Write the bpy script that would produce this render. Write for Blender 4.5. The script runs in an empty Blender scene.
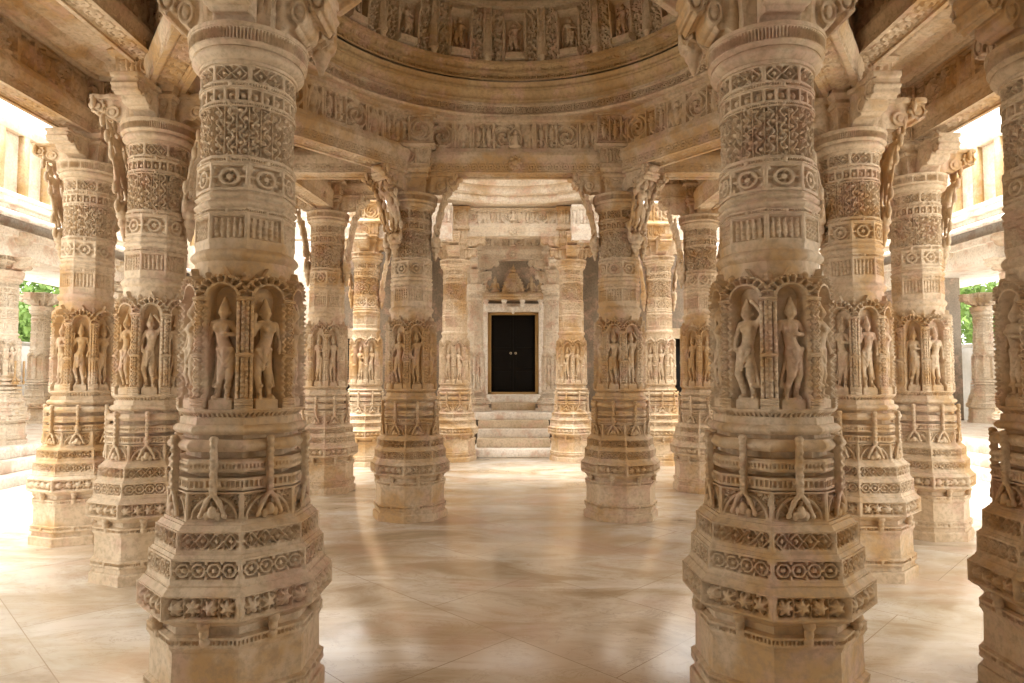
import bpy, math, random
import numpy as np
from mathutils import Vector, Matrix
random.seed(7)
rng = np.random.RandomState(11)
PI = math.pi
sc = bpy.context.scene
COL = sc.collection

# ------------------------------------------------------------------ noise / relief helpers
TAB = rng.rand(256, 256)
def vn(x, y, seed=0):
    x = x + seed * 17.31; y = y + seed * 5.77
    xi = np.floor(x).astype(int); yi = np.floor(y).astype(int)
    fx = x - xi; fy = y - yi
    fx = fx * fx * (3 - 2 * fx); fy = fy * fy * (3 - 2 * fy)
    a = TAB[xi % 256, yi % 256]; b = TAB[(xi + 1) % 256, yi % 256]
    c = TAB[xi % 256, (yi + 1) % 256]; d = TAB[(xi + 1) % 256, (yi + 1) % 256]
    return (a * (1 - fx) + b * fx) * (1 - fy) + (c * (1 - fx) + d * fx) * fy
def ss(a, b, x):
    t = np.clip((x - a) / (b - a), 0, 1)
    return t * t * (3 - 2 * t)
def line(d, w):
    return 1 - ss(w * .55, w * 1.35, np.abs(d))

# every relief function: u (metres along), v (0..1 across), hw (half width of the face), h (band height), fi (face number)
def cells(u, hw, want):
    iw = np.maximum(hw, 1e-3)
    n = np.maximum(np.round(2 * iw / want), 1)
    p = 2 * iw / n
    q = (u + iw) / p
    return (q - np.floor(q) - .5) * p, p, np.floor(q)
def frame(u, v, hw, h, mu=.011, mv=.12):
    e = np.minimum(np.minimum(v, 1 - v) * h - mv * h, hw - np.abs(u) - mu)
    return 1 - ss(-.002, .003, e)
def k_scroll(u, v, hw, h, fi):
    iw = hw - .013
    a, p, n = cells(u, iw, h * .78); b = (v - .5) * h; s = h * .5
    r = np.hypot(a, b)
    m = line(r - .56 * s, .13 * s)
    m = np.maximum(m, 1 - ss(.16 * s, .28 * s, r))
    ph = np.arctan2(b, a)
    m = np.maximum(m, .8 * line(np.sin(ph * 3 + r * 60), .35) * (r < .5 * s))
    m = np.maximum(m, line(np.hypot(np.abs(a) - p * .5, np.abs(b) - .62 * s), .2 * s))
    m = np.maximum(m, line(b, .09 * s) * (np.abs(a) > .5 * s))
    return np.maximum(frame(u, v, hw, h), .85 * m) - 1
def k_lozenge(u, v, hw, h, fi):
    iw = hw - .013
    a, p, n = cells(u, iw, h * .7); b = (v - .5) * h; s = h * .5
    d = np.abs(a) / (p * .5) + np.abs(b) / (.8 * s)
    m = line(d - .95, .17)
    m = np.maximum(m, 1 - ss(.28, .42, d))
    m = np.maximum(m, line(a, .05 * s) * .8)
    m = np.maximum(m, 1 - ss(.1, .3, np.hypot(np.abs(a) / (p * .5) - 1, np.abs(b) / (.8 * s) - .9)))
    return np.maximum(frame(u, v, hw, h), .85 * m) - 1
def k_rosette(u, v, hw, h, fi):
    iw = hw - .016
    a, p, n = cells(u, iw, h * .82); b = (v - .5) * h; s = h * .5
    r = np.hypot(a, b); ph = np.arctan2(b, a) + n * .5
    k = r / (s * (.62 + .17 * np.cos(ph * 6)))
    m = np.sqrt(np.clip(1 - k * k, 0, 1)) * 1.15
    m = np.maximum(m, .75 * line(np.abs(a) - p * .5, .1 * s))
    nn = vn(u * 150, v * h * 150, 3)
    m = np.maximum(m, .55 * (nn > .62))
    return np.maximum(frame(u, v, hw, h, .014, .1), m) - 1
def k_bead(u, v, hw, h, fi):
    a, p, n = cells(u, hw - .008, h * .42); b = (v - .5) * h
    hole = (1 - ss(.2 * p, .34 * p, np.abs(a))) * (1 - ss(.17 * h, .27 * h, np.abs(b)))
    boss = 1 - ss(.3 * h, .42 * h, np.hypot(u, b))
    return -hole * (1 - boss) + .6 * boss
def k_rib(u, v, hw, h, fi):
    a, p, n = cells(u, hw, .0165)
    g = (1 - ss(.16 * p, .32 * p, np.abs(a))) * ss(.1, .2, v) * (1 - ss(.8, .9, v))
    return -g
def k_panel(u, v, hw, h, fi):        # half-lotus panel under the straps
    b = v * h; r = np.hypot(u, b - .0)
    m = line(r - .8 * h, .07 * h)
    ph = np.arctan2(b, u)
    m = np.maximum(m, .8 * line(np.sin(ph * 7), .45) * (r < .72 * h) * (r > .35 * h))
    m = np.maximum(m, 1 - ss(.25 * h, .35 * h, r))
    nn = vn(u * 90, b * 90, 5)
    m = np.maximum(m, .7 * (np.abs(nn - .5) < .1) * (r > .9 * h))
    return np.maximum(frame(u, v, hw, h, .012, .08), .85 * m) - 1
def k_dense(u, v, hw, h, fi):
    z = v * h
    x = u + fi * .337
    wx = vn(x * 28, z * 28, 1) - .5; wz = vn(x * 28, z * 28, 2) - .5
    n1 = vn(x * 46 + wx * 2.2, z * 40 + wz * 2.2, 4)
    n2 = vn(x * 95, z * 95, 6)
    m = ss(.36, .56, n1) * .7 + .3 * n2
    m = np.maximum(m, .9 * line(n1 - .5, .07))
    return np.maximum(frame(u, v, hw, h, .01, .06), m) - 1
def k_garland(u, v, hw, h, fi):
    z = v * h
    a, p, n = cells(u, hw, .058)
    sway = .24 * p * np.sin(z * 62 + n * 2.1 + fi)
    m = line(a - sway, .11 * p)
    q = (z * 21 + n * .37 + fi * .21) % 1 - .5
    side = np.sign(np.sin(z * 62 + n * 2.1 + fi))
    lo = np.hypot((a + side * .21 * p) / (.3 * p), q / .36)
    m = np.maximum(m, np.sqrt(np.clip(1 - lo * lo, 0, 1)))
    m = np.maximum(m, .9 * line(np.abs(a) - .5 * p, .06 * p))
    nn = vn((u + fi) * 120, z * 120, 8)
    m = m * .8 + .25 * nn
    return m - 1
def k_flute(u, v, hw, h, fi):
    iw = hw - .014
    a, p, n = cells(u, iw, .034); b = (v - .5) * h
    body = np.sqrt(np.clip(1 - (a / (.36 * p)) ** 2 - ((b + .1 * h) / (.30 * h)) ** 4, 0, 1))
    head = np.sqrt(np.clip(1 - (a / (.26 * p)) ** 2 - ((b - .28 * h) / (.09 * h)) ** 2, 0, 1))
    m = np.maximum(body * (.75 + .25 * np.sin(b * 210 + n)), head)
    return np.maximum(frame(u, v, hw, h, .012, .10), m) - 1
def k_cross(u, v, hw, h, fi):        # little openings with cross bars
    a, p, n = cells(u, hw, .062); b = (v - .5) * h
    hole = (1 - ss(.3 * p, .4 * p, np.abs(a))) * (1 - ss(.3 * h, .38 * h, np.abs(b)))
    r = np.hypot(a / (.3 * p), (b + .05 * h) / (.26 * h))
    lump = np.sqrt(np.clip(1 - r * r, 0, 1))
    return -hole + .85 * lump * hole
def k_teeth(u, v, hw, h, fi):
    a, p, n = cells(u, hw, .05)
    k = np.abs(a) / (p * .5)
    return -ss(.75, .95, k + (1 - v) * .55) * 1.0
def k_frieze(u, v, hw, h, fi):       # tall frieze: roundels, arches and standing lumps
    a, p, n = cells(u, hw, h * .78); b = (v - .5) * h; s = h * .5
    r = np.hypot(a, b)
    kind = np.mod(n + fi, 3)
    ph = np.arctan2(b, a)
    spiral = line(np.sin(ph + r * 5.2 / s * 1.4), .55) * (r < .82 * s)
    spiral = np.maximum(spiral, line(r - .8 * s, .1 * s))
    body = np.sqrt(np.clip(1 - (a / (.2 * p)) ** 2 - ((b + .12 * s) / (.62 * s)) ** 2, 0, 1))
    head = np.sqrt(np.clip(1 - (a / (.13 * p)) ** 2 - ((b - .55 * s) / (.22 * s)) ** 2, 0, 1))
    arch = line(np.abs(a) - .38 * p, .08 * p)
    fig = np.maximum(np.maximum(body, head), arch)
    fig = np.maximum(fig, .8 * line(np.abs(np.abs(a) - .24 * p) + .3 * (b), .1 * p))
    a2 = np.abs(a) - .25 * p
    body2 = np.sqrt(np.clip(1 - (a2 / (.13 * p)) ** 2 - ((b + .15 * s) / (.55 * s)) ** 2, 0, 1))
    head2 = np.sqrt(np.clip(1 - (a2 / (.10 * p)) ** 2 - ((b - .52 * s) / (.2 * s)) ** 2, 0, 1))
    two = np.maximum(np.maximum(body2, head2), line(a, .05 * p))
    two = np.maximum(two, .75 * line(vn((u + fi) * 40, b * 40, 12) - .5, .09))
    m = np.where(kind == 0, spiral, np.where(kind == 1, fig, two))
    m = m * .85 + .2 * vn((u + fi) * 90, b * 90, 9)
    m = np.maximum(m, line(np.abs(a) - .5 * p, .05 * p))
    return np.maximum(frame(u, v, hw, h, .0, .06), m) - 1
def k_soft(u, v, hw, h, fi):
    x = u + fi * .31; z = v * h
    wx = vn(x * 9, z * 9, 1) - .5
    n1 = vn(x * 16 + wx * 3, z * 22, 4)
    return np.maximum(frame(u, v, hw, h, .02, .14), line(n1 - .5, .12)) - 1

# ------------------------------------------------------------------ mesh builders
def mesh_np(name, V, Q, smooth=True, angle=40):
    me = bpy.data.meshes.new(name)
    V = np.ascontiguousarray(V, dtype=np.float32).reshape(-1, 3)
    Q = np.ascontiguousarray(Q, dtype=np.int32).reshape(-1, 4)
    me.vertices.add(len(V)); me.vertices.foreach_set('co', V.ravel())
    me.loops.add(Q.size); me.loops.foreach_set('vertex_index', Q.ravel())
    me.polygons.add(len(Q))
    me.polygons.foreach_set('loop_start', np.arange(0, Q.size, 4, dtype=np.int32))
    me.update(calc_edges=True)
    if smooth:
        me.polygons.foreach_set('use_smooth', np.ones(len(Q), dtype=bool))
        try: me.set_sharp_from_angle(angle=math.radians(angle))
        except Exception: pass
    return me
def grid_quads(nr, nc, wrap, flip=False):
    i = np.arange(nr - 1)[:, None]; j = np.arange(nc if wrap else nc - 1)[None, :]
    j2 = (j + 1) % nc
    a = i * nc + j; b = i * nc + j2; c = (i + 1) * nc + j2; d = (i + 1) * nc + j
    a, b, c, d = np.broadcast_arrays(a, b, c, d)
    q = np.stack([a, b, c, d], -1).reshape(-1, 4)
    return q[:, ::-1] if flip else q

def revolve(name, bands, ns=8, nf=32, dz=.01, cap=True, flip=False, sector=None):
    """bands: (z0, r0, z1, r1, shape(1 polygon..0 round), relief, amp).  A vertex of the polygon points along +X."""
    half = PI / ns
    phi = (np.arange(nf) / nf * 2 - 1) * half
    TH = np.concatenate([phi + half + 2 * half * f for f in range(ns)])
    PH = np.tile(phi, ns); FI = np.repeat(np.arange(ns), nf)
    rows_r, rows_z = [], []
    for (z0, r0, z1, r1, shp, rel, amp) in bands:
        L = math.hypot(z1 - z0, r1 - r0)
        n = max(2, int(round(L / dz)) + 1) if (rel is not None or L > 2.5 * dz) else 2
        if callable(r1) or isinstance(shp, tuple): n = max(n, 6)
        t = np.linspace(0, 1, n)
        bulge = 0
        if isinstance(shp, tuple): shp, bulge = shp
        z = z0 + (z1 - z0) * t; r = r0 + (r1 - r0) * t + bulge * np.sin(t * PI)
        pf = shp * np.cos(half) / np.cos(PH) + (1 - shp) * 1.0
        rr = r[:, None] * pf[None, :]
        if rel is not None:
            hw = (r * (math.sin(half) * shp + half * (1 - shp)))[:, None]
            u = r[:, None] * (shp * math.cos(half) * np.tan(PH) + (1 - shp) * PH)[None, :]
            h = abs(z1 - z0) if abs(z1 - z0) > abs(r1 - r0) else L
            u, v = np.broadcast_arrays(u, t[:, None]); hw = np.broadcast_to(hw, u.shape)
            rr = rr + amp * rel(u, v, hw, h, np.broadcast_to(FI[None, :], u.shape))
        rows_r.append(rr); rows_z.append(np.broadcast_to(z[:, None], rr.shape))
    R = np.concatenate(rows_r); Z = np.concatenate(rows_z)
    nr, nc = R.shape
    V = np.stack([R * np.cos(TH)[None], R * np.sin(TH)[None], Z], -1).reshape(-1, 3)
    Q = grid_quads(nr, nc, True, flip)
    if cap:   # close with tiny inner rings
        extra = []
        for k, row in ((0, 0), (1, nr - 1)):
            base = len(V); z = Z[row, 0]
            ring = np.stack([R[row] * .02 * np.cos(TH), R[row] * .02 * np.sin(TH), np.full(nc, z)], -1)
            V = np.concatenate([V, ring])
            j = np.arange(nc); j2 = (j + 1) % nc
            o = row * nc
            q = np.stack([o + j2, o + j, base + j, base + j2], -1)
            if k: q = q[:, ::-1]
            extra.append(q)
        Q = np.concatenate([Q] + extra)
    return mesh_np(name, V, Q)

def sweep(name, L, segs, dx=.012, dv=.012):
    """straight bar along +X, length L; segs: closed outline in (y,z) with relief per side"""
    nx = max(2, int(L / dx) + 1)
    x = np.linspace(0, L, nx)
    P, N, rel_rows = [], [], []
    for si, (y0, z0, y1, z1, rel, amp) in enumerate(segs):
        ln = math.hypot(y1 - y0, z1 - z0)
        n = max(2, int(ln / dv) + 1) if rel is not None else 2
        t = np.linspace(0, 1, n)
        ny, nz = (z1 - z0) / max(ln, 1e-6), -(y1 - y0) / max(ln, 1e-6)
        off = np.zeros((n, nx))
        if rel is not None:
            u = np.broadcast_to((x - L / 2)[None, :], (n, nx)); v = np.broadcast_to(t[:, None], (n, nx))
            off = amp * rel(u, v, np.full((n, nx), L / 2), ln, np.full((n, nx), si))
        yy = (y0 + (y1 - y0) * t)[:, None] + off * ny
        zz = (z0 + (z1 - z0) * t)[:, None] + off * nz
        P.append(np.stack([np.broadcast_to(x[None, :], (n, nx)), yy, zz], -1))
    A = np.concatenate(P)
    nr = A.shape[0]
    V = A.reshape(-1, 3)
    Q = grid_quads(nr, nx, False, True)
    # close outline
    j = np.arange(nx - 1)
    o = (nr - 1) * nx
    Q = np.concatenate([Q, np.stack([o + j, j, j + 1, o + j + 1], -1)[:, ::-1]])
    # end caps (fans collapsed on the outline centre)
    for e in (0, nx - 1):
        c = A[:, e].mean(0); base = len(V); V = np.concatenate([V, c[None]])
        i = np.arange(nr); i2 = (i + 1) % nr
        q = np.stack([i * nx + e, i2 * nx + e, np.full(nr, base), np.full(nr, base)], -1)
        tri = q if e else q[:, [1, 0, 2, 3]]
        # use degenerate-free quads: add a twin centre point
        V = np.concatenate([V, (c + np.array([0, .0005, .0005]))[None]])
        tri = tri.copy(); tri[:, 3] = base + 1
        Q = np.concatenate([Q, tri])
    return mesh_np(name, V, Q, True, 35)

def surfnet(name, f, lo, hi, h, angle=70):
    lo = np.array(lo); hi = np.array(hi)
    n = np.ceil((hi - lo) / h).astype(int) + 1
    ax = [lo[k] + np.arange(n[k]) * h for k in range(3)]
    X, Y, Z = np.meshgrid(*ax, indexing='ij')
    F = f(X, Y, Z).astype(np.float32)
    for k in range(3):          # close at the border
        sl = [slice(None)] * 3
        for e in (0, -1):
            sl[k] = e; F[tuple(sl)] = np.maximum(F[tuple(sl)], h * .5)
    S = F < 0
    nc = tuple(n - 1)
    cnt = np.zeros(nc); acc = np.zeros(nc + (3,))
    edges = []
    for k in range(3):
        a = [slice(None)] * 3; b = [slice(None)] * 3
        a[k] = slice(0, -1); b[k] = slice(1, None)
        Fa, Fb = F[tuple(a)], F[tuple(b)]
        cr = (S[tuple(a)] != S[tuple(b)])
        idx = np.argwhere(cr)
        t = (Fa[cr] / (Fa[cr] - Fb[cr]))
        pos = idx.astype(float); pos[:, k] += t
        o1, o2 = [(1, 2), (0, 2), (0, 1)][k]
        for d1 in (0, -1):
            for d2 in (0, -1):
                c = idx.copy(); c[:, o1] += d1; c[:, o2] += d2
                ok = np.all((c >= 0) & (c < np.array(nc)), axis=1)
                cc = c[ok]
                np.add.at(cnt, tuple(cc.T), 1); np.add.at(acc, tuple(cc.T), pos[ok])
        edges.append((k, o1, o2, idx, S[tuple(a)][cr]))
    act = cnt > 0
    vid = -np.ones(nc, dtype=int); vid[act] = np.arange(act.sum())
    V = lo + acc[act] / cnt[act][:, None] * h
    Qs = []
    for k, o1, o2, idx, sa in edges:
        ok = (idx[:, o1] >= 1) & (idx[:, o1] < n[o1] - 1) & (idx[:, o2] >= 1) & (idx[:, o2] < n[o2] - 1)
        idx = idx[ok]; s = sa[ok]
        def cid(d1, d2):
            c = idx.copy(); c[:, o1] += d1; c[:, o2] += d2
            return vid[tuple(c.T)]
        q = np.stack([cid(-1, -1), cid(0, -1), cid(0, 0), cid(-1, 0)], -1)
        if k == 1: s = ~s
        q[~s] = q[~s][:, ::-1]
        Qs.append(q)
    return mesh_np(name, V, np.concatenate(Qs), True, angle)

def smin(a, b, k):
    h = np.clip(.5 + .5 * (b - a) / k, 0, 1)
    return b * (1 - h) + a * h - k * h * (1 - h)
def cap_sdf(X, Y, Z, a, b, ra, rb, fy=1.0):
    a = np.array(a, float); b = np.array(b, float); d = b - a
    L2 = max(float(d @ d), 1e-9)
    px, py, pz = X - a[0], (Y - a[1]), Z - a[2]
    t = np.clip((px * d[0] + py * d[1] + pz * d[2]) / L2, 0, 1)
    return np.sqrt((px - t * d[0]) ** 2 + ((py - t * d[1]) / fy) ** 2 + (pz - t * d[2]) ** 2) - (ra + (rb - ra) * t)
def ell_sdf(X, Y, Z, c, r):
    q = np.sqrt(((X - c[0]) / r[0]) ** 2 + ((Y - c[1]) / r[1]) ** 2 + ((Z - c[2]) / r[2]) ** 2)
    return (q - 1) * min(r)
def box_sdf(X, Y, Z, c, r, rd=.004):
    q = np.maximum(np.maximum(np.abs(X - c[0]) - r[0], np.abs(Y - c[1]) - r[1]), np.abs(Z - c[2]) - r[2])
    return q
def chain(parts, k):
    def f(X, Y, Z):
        r = None
        for p in parts:
            if p[0] == 'c': d = cap_sdf(X, Y, Z, *p[1:])
            elif p[0] == 'e': d = ell_sdf(X, Y, Z, *p[1:])
            else: d = box_sdf(X, Y, Z, *p[1:])
            r = d if r is None else smin(r, d, k)
        return r
    return f

# ------------------------------------------------------------------ materials
def nt(name):
    m = bpy.data.materials.new(name); m.use_nodes = True
    n = m.node_tree; n.nodes.clear()
    out = n.nodes.new('ShaderNodeOutputMaterial'); b = n.nodes.new('ShaderNodeBsdfPrincipled')
    n.links.new(b.outputs[0], out.inputs[0])
    return m, n, b
def noise(n, vec, scale, detail=4, rough=.55, dist=0):
    t = n.nodes.new('ShaderNodeTexNoise'); t.inputs['Scale'].default_value = scale
    t.inputs['Detail'].default_value = detail; t.inputs['Roughness'].default_value = rough
    t.inputs['Distortion'].default_value = dist
    if vec is not None: n.links.new(vec, t.inputs['Vector'])
    return t.outputs['Fac']
def ramp(n, fac, stops):
    r = n.nodes.new('ShaderNodeValToRGB'); e = r.color_ramp.elements
    while len(e) < len(stops): e.new(.5)
    for k, (p, c) in enumerate(stops):
        e[k].position = p; e[k].color = (*c, 1) if len(c) == 3 else c
    n.links.new(fac, r.inputs[0]); return r.outputs[0]
def mix(n, fac, a, b, mode='MIX'):
    m = n.nodes.new('ShaderNodeMix'); m.data_type = 'RGBA'; m.blend_type = mode
    for s, v in ((m.inputs[0], fac), (m.inputs[6], a), (m.inputs[7], b)):
        if isinstance(v, (int, float)): s.default_value = v
        elif isinstance(v, tuple): s.default_value = (*v, 1)
        else: n.links.new(v, s)
    return m.outputs[2]
def pos(n, scale=(1, 1, 1)):
    g = n.nodes.new('ShaderNodeNewGeometry'); m = n.nodes.new('ShaderNodeMapping')
    m.inputs['Scale'].default_value = scale
    n.links.new(g.outputs['Position'], m.inputs['Vector']); return m.outputs[0]
def stone(name, pale, tan, rust, rustlo=.52, rough=.62, bump=.25, pink=(.62, .42, .31)):
    m, n, b = nt(name)
    p = pos(n); pv = pos(n, (1, 1, .35))
    c = ramp(n, noise(n, pv, 2.2, 6, .6, .4), [(.32, tan), (.62, pale)])
    c = mix(n, ramp(n, noise(n, p, 1.1, 5, .6, .3), [(rustlo, (0, 0, 0)), (rustlo + .10, (.85, .85, .85))]), c, rust)
    c = mix(n, ramp(n, noise(n, p, 3.6, 4, .6), [(.52, (0, 0, 0)), (.64, (.7, .7, .7))]), c, pink)
    c = mix(n, ramp(n, noise(n, p, 26, 5, .65), [(.36, (.5, .5, .5)), (.55, (0, 0, 0))]), c, tuple(x * .62 for x in tan))
    n.links.new(c, b.inputs['Base Color'])
    b.inputs['Roughness'].default_value = rough
    b.inputs['Specular IOR Level'].default_value = .3
    bp = n.nodes.new('ShaderNodeBump'); bp.inputs['Strength'].default_value = bump; bp.inputs['Distance'].default_value = .01
    n.links.new(noise(n, p, 75, 4, .6), bp.inputs['Height']); n.links.new(bp.outputs[0], b.inputs['Normal'])
    return m
M = {}
M['stone'] = stone('carved_marble', (.69, .565, .41), (.52, .39, .245), (.50, .305, .12), .49, pink=(.56, .375, .275))
M['plain'] = stone('dressed_marble', (.71, .60, .45), (.57, .45, .30), (.49, .34, .17), .55, bump=.15)
M['ochre'] = stone('ochre_stone', (.58, .43, .24), (.46, .325, .165), (.46, .285, .11), .5, bump=.2)
M['dome'] = stone('dome_marble', (.62, .51, .36), (.49, .38, .24), (.48, .32, .14), .55, bump=.2)
M['white'] = stone('white_marble_lightened', (.88, .83, .755), (.79, .72, .62), (.68, .55, .40), .62, bump=.15)  # lightened beyond the hall stone, putting outdoor brightness into the colour
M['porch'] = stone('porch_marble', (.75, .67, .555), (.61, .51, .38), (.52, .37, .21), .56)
M['niche'] = stone('grey_marble_shaded', (.36, .30, .23), (.26, .205, .15), (.30, .20, .12), .6)  # grey stone darkened to put the door alcove's shade into its colour
def floor_mat():
    m, n, b = nt('polished_marble_floor')
    g = n.nodes.new('ShaderNodeNewGeometry')
    mp = n.nodes.new('ShaderNodeMapping'); mp.inputs['Rotation'].default_value = (0, 0, math.radians(45))
    mp.inputs['Location'].default_value = (.62, .2, 0)
    n.links.new(g.outputs['Position'], mp.inputs['Vector'])
    br = n.nodes.new('ShaderNodeTexBrick'); br.inputs['Scale'].default_value = 1.0
    br.inputs['Mortar Size'].default_value = .0035; br.inputs['Mortar Smooth'].default_value = .3
    br.inputs['Brick Width'].default_value = 1.55; br.inputs['Row Height'].default_value = 1.05
    br.inputs['Color1'].default_value = (0, 0, 0, 1); br.inputs['Color2'].default_value = (1, 1, 1, 1); br.inputs['Mortar'].default_value = (.5, .5, .5, 1)
    n.links.new(mp.outputs[0], br.inputs['Vector'])
    p = g.outputs['Position']
    pm = n.nodes.new('ShaderNodeMapping'); pm.inputs['Scale'].default_value = (1, 2.2, 1); pm.inputs['Rotation'].default_value = (0, 0, .35)
    n.links.new(p, pm.inputs['Vector'])
    c = ramp(n, noise(n, pm.outputs[0], .8, 7, .62, 1.1), [(.34, (.44, .34, .22)), (.47, (.64, .55, .42)), (.60, (.78, .72, .63))])
    c = mix(n, ramp(n, noise(n, pm.outputs[0], 1.9, 8, .72, 1.2), [(.485, (0, 0, 0)), (.5, (.5, .5, .5)), (.515, (0, 0, 0))]), c, (.36, .25, .15))
    c = mix(n, ramp(n, noise(n, p, .42, 5, .55), [(.50, (0, 0, 0)), (.64, (.75, .75, .75))]), c, (.50, .33, .165))
    c = mix(n, ramp(n, noise(n, p, .9, 5, .55), [(.52, (0, 0, 0)), (.66, (.6, .6, .6))]), c, (.56, .36, .25))
    c = mix(n, .08, c, br.outputs['Color'], 'OVERLAY')
    c = mix(n, br.outputs['Fac'], c, (.38, .28, .18))
    n.links.new(c, b.inputs['Base Color'])
    r = n.nodes.new('ShaderNodeMapRange'); r.inputs[3].default_value = .12; r.inputs[4].default_value = .24; r.inputs[1].default_value = .25; r.inputs[2].default_value = .75
    n.links.new(noise(n, p, 3.0, 5), r.inputs[0]); n.links.new(r.outputs[0], b.inputs['Roughness'])
    b.inputs['Specular IOR Level'].default_value = .6
    bp = n.nodes.new('ShaderNodeBump'); bp.inputs['Strength'].default_value = .06; bp.inputs['Distance'].default_value = .02
    n.links.new(noise(n, p, 2.5, 2), bp.inputs['Height']); n.links.new(bp.outputs[0], b.inputs['Normal'])
    return m
M['floor'] = floor_mat()
def flat(name, col, rough=.5, spec=.4, nz=.25, scale=8):
    m, n, b = nt(name)
    c = mix(n, noise(n, pos(n), scale, 5), tuple(x * (1 - nz) for x in col), tuple(min(1, x * (1 + nz)) for x in col))
    n.links.new(c, b.inputs['Base Color']); b.inputs['Roughness'].default_value = rough
    b.inputs['Specular IOR Level'].default_value = spec
    return m
M['black'] = flat('dark_lacquered_wood', (.005, .0035, .002), .5, .12, .4, 5)
M['gold'] = flat('gilded_wood', (.36, .22, .07), .45, .5)
M['iron'] = flat('brass', (.5, .42, .28), .35, .6)
M['leaf'] = flat('leaf', (.16, .26, .06), .6, .3, .5, 3)
M['bark'] = flat('bark', (.13, .09, .06), .8, .2)
M['grey'] = flat('grey_plaster', (.42, .40, .37), .8, .2)
M['paving'] = flat('pale_paving', (.80, .755, .68), .5, .4, .12, 2)

# ------------------------------------------------------------------ object helpers
def link(name, me, mat, parent=None, loc=(0, 0, 0), rot=(0, 0, 0), scl=(1, 1, 1), label=None, sub=None):
    if mat is not None and not me.materials: me.materials.append(M[mat])
    o = bpy.data.objects.new(name, me); COL.objects.link(o)
    if parent is not None: o.parent = parent
    o.location = loc; o.rotation_euler = rot; o.scale = scl
    if sub is not None:      # hang under a part, keeping its place
        o.parent = sub
        o.matrix_parent_inverse = Matrix.LocRotScale(sub.location, sub.rotation_euler, sub.scale).inverted()
    if label: o['label'] = label
    return o
def tag(o, label=None, cat=None, group=None, kind=None):
    if label: o['label'] = label
    if cat: o['category'] = cat
    if group: o['group'] = group
    o['kind'] = kind or 'thing'
    return o
def empty(name, loc, label, cat, group=None, rz=0):
    o = bpy.data.objects.new(name, None); COL.objects.link(o); o.empty_display_size = .2
    o.location = loc; o.rotation_euler = (0, 0, rz)
    return tag(o, label, cat, group)
def boxes(name, bl, bev=0.0):
    """bl: (x0,y0,z0,x1,y1,z1) boxes joined to one mesh"""
    V, Q = [], []
    for (x0, y0, z0, x1, y1, z1) in bl:
        b = len(V)
        V += [(x0, y0, z0), (x1, y0, z0), (x1, y1, z0), (x0, y1, z0), (x0, y0, z1), (x1, y0, z1), (x1, y1, z1), (x0, y1, z1)]
        Q += [(b, b + 3, b + 2, b + 1), (b + 4, b + 5, b + 6, b + 7), (b, b + 1, b + 5, b + 4), (b + 1, b + 2, b + 6, b + 5), (b + 2, b + 3, b + 7, b + 6), (b + 3, b, b + 4, b + 7)]
    me = mesh_np(name, V, Q, False)
    if bev > 0:
        import bmesh
        bm = bmesh.new(); bm.from_mesh(me)
        bmesh.ops.bevel(bm, geom=bm.edges[:], offset=bev, segments=2, affect='EDGES', profile=.5)
        bm.to_mesh(me); bm.free()
    return me

# ------------------------------------------------------------------ pillar meshes (three levels of detail)
TOPZ = 1.40
def base_bands(f=1):
    P = 1
    return [
     (0, .425, .075, .425, P, None, 0), (.075, .425, .085, .418, P, None, 0), (.085, .402, .125, .398, P, None, 0),
     (.125, .414, .135, .418, P, None, 0), (.135, .418, .178, .418, P, k_bead, .013), (.178, .418, .186, .398, P, None, 0),
     (.186, .394, .36, .392, P, None, 0), (.36, .396, .375, .400, P, None, 0), (.375, .404, .385, .408, P, None, 0), (.385, .410, .428, .410, P, k_bead, .014), (.428, .410, .434, .385, P, None, 0),
     (.434, .376, .47, .376, P, None, 0), (.47, .385, .50, .425, P, None, 0), (.50, .435, .515, .452, P, None, 0),
     (.515, .456, .625, .456, P, k_rosette, .034), (.625, .450, .652, .425, P, None, 0), (.652, .420, .662, .420, P, None, 0),
     (.662, .418, .672, .412, P, None, 0), (.672, .412, .775, .410, P, k_scroll, .027), (.775, .402, .790, .392, P, None, 0),
     (.790, .386, .800, .386, P, None, 0), (.800, .384, .893, .382, P, k_lozenge, .026), (.893, .374, .915, .356, P, None, 0), (.915, .348, .928, .345, P, None, 0),
     (.928, .336, 1.062, .334, P, k_panel, .024), (1.062, .30, 1.07, .30, P, None, 0),
     (1.07, .330, 1.125, .330, P, k_bead, .014), (1.125, .258, 1.150, .258, P, None, 0),
     (1.150, .322, 1.158, .330, P, None, 0), (1.158, .332, 1.200, .332, P, k_bead, .008), (1.200, .328, 1.21, .320, P, None, 0), (1.21, .256, 1.245, .256, P, None, 0),
     (1.245, .318, 1.300, .318, (P, .022), None, 0), (1.30, .27, 1.322, .27, P, None, 0),
     (1.322, .300, 1.366, .300, (P, .018), None, 0), (1.366, .288, 1.40, .285, P, None, 0)]
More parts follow.
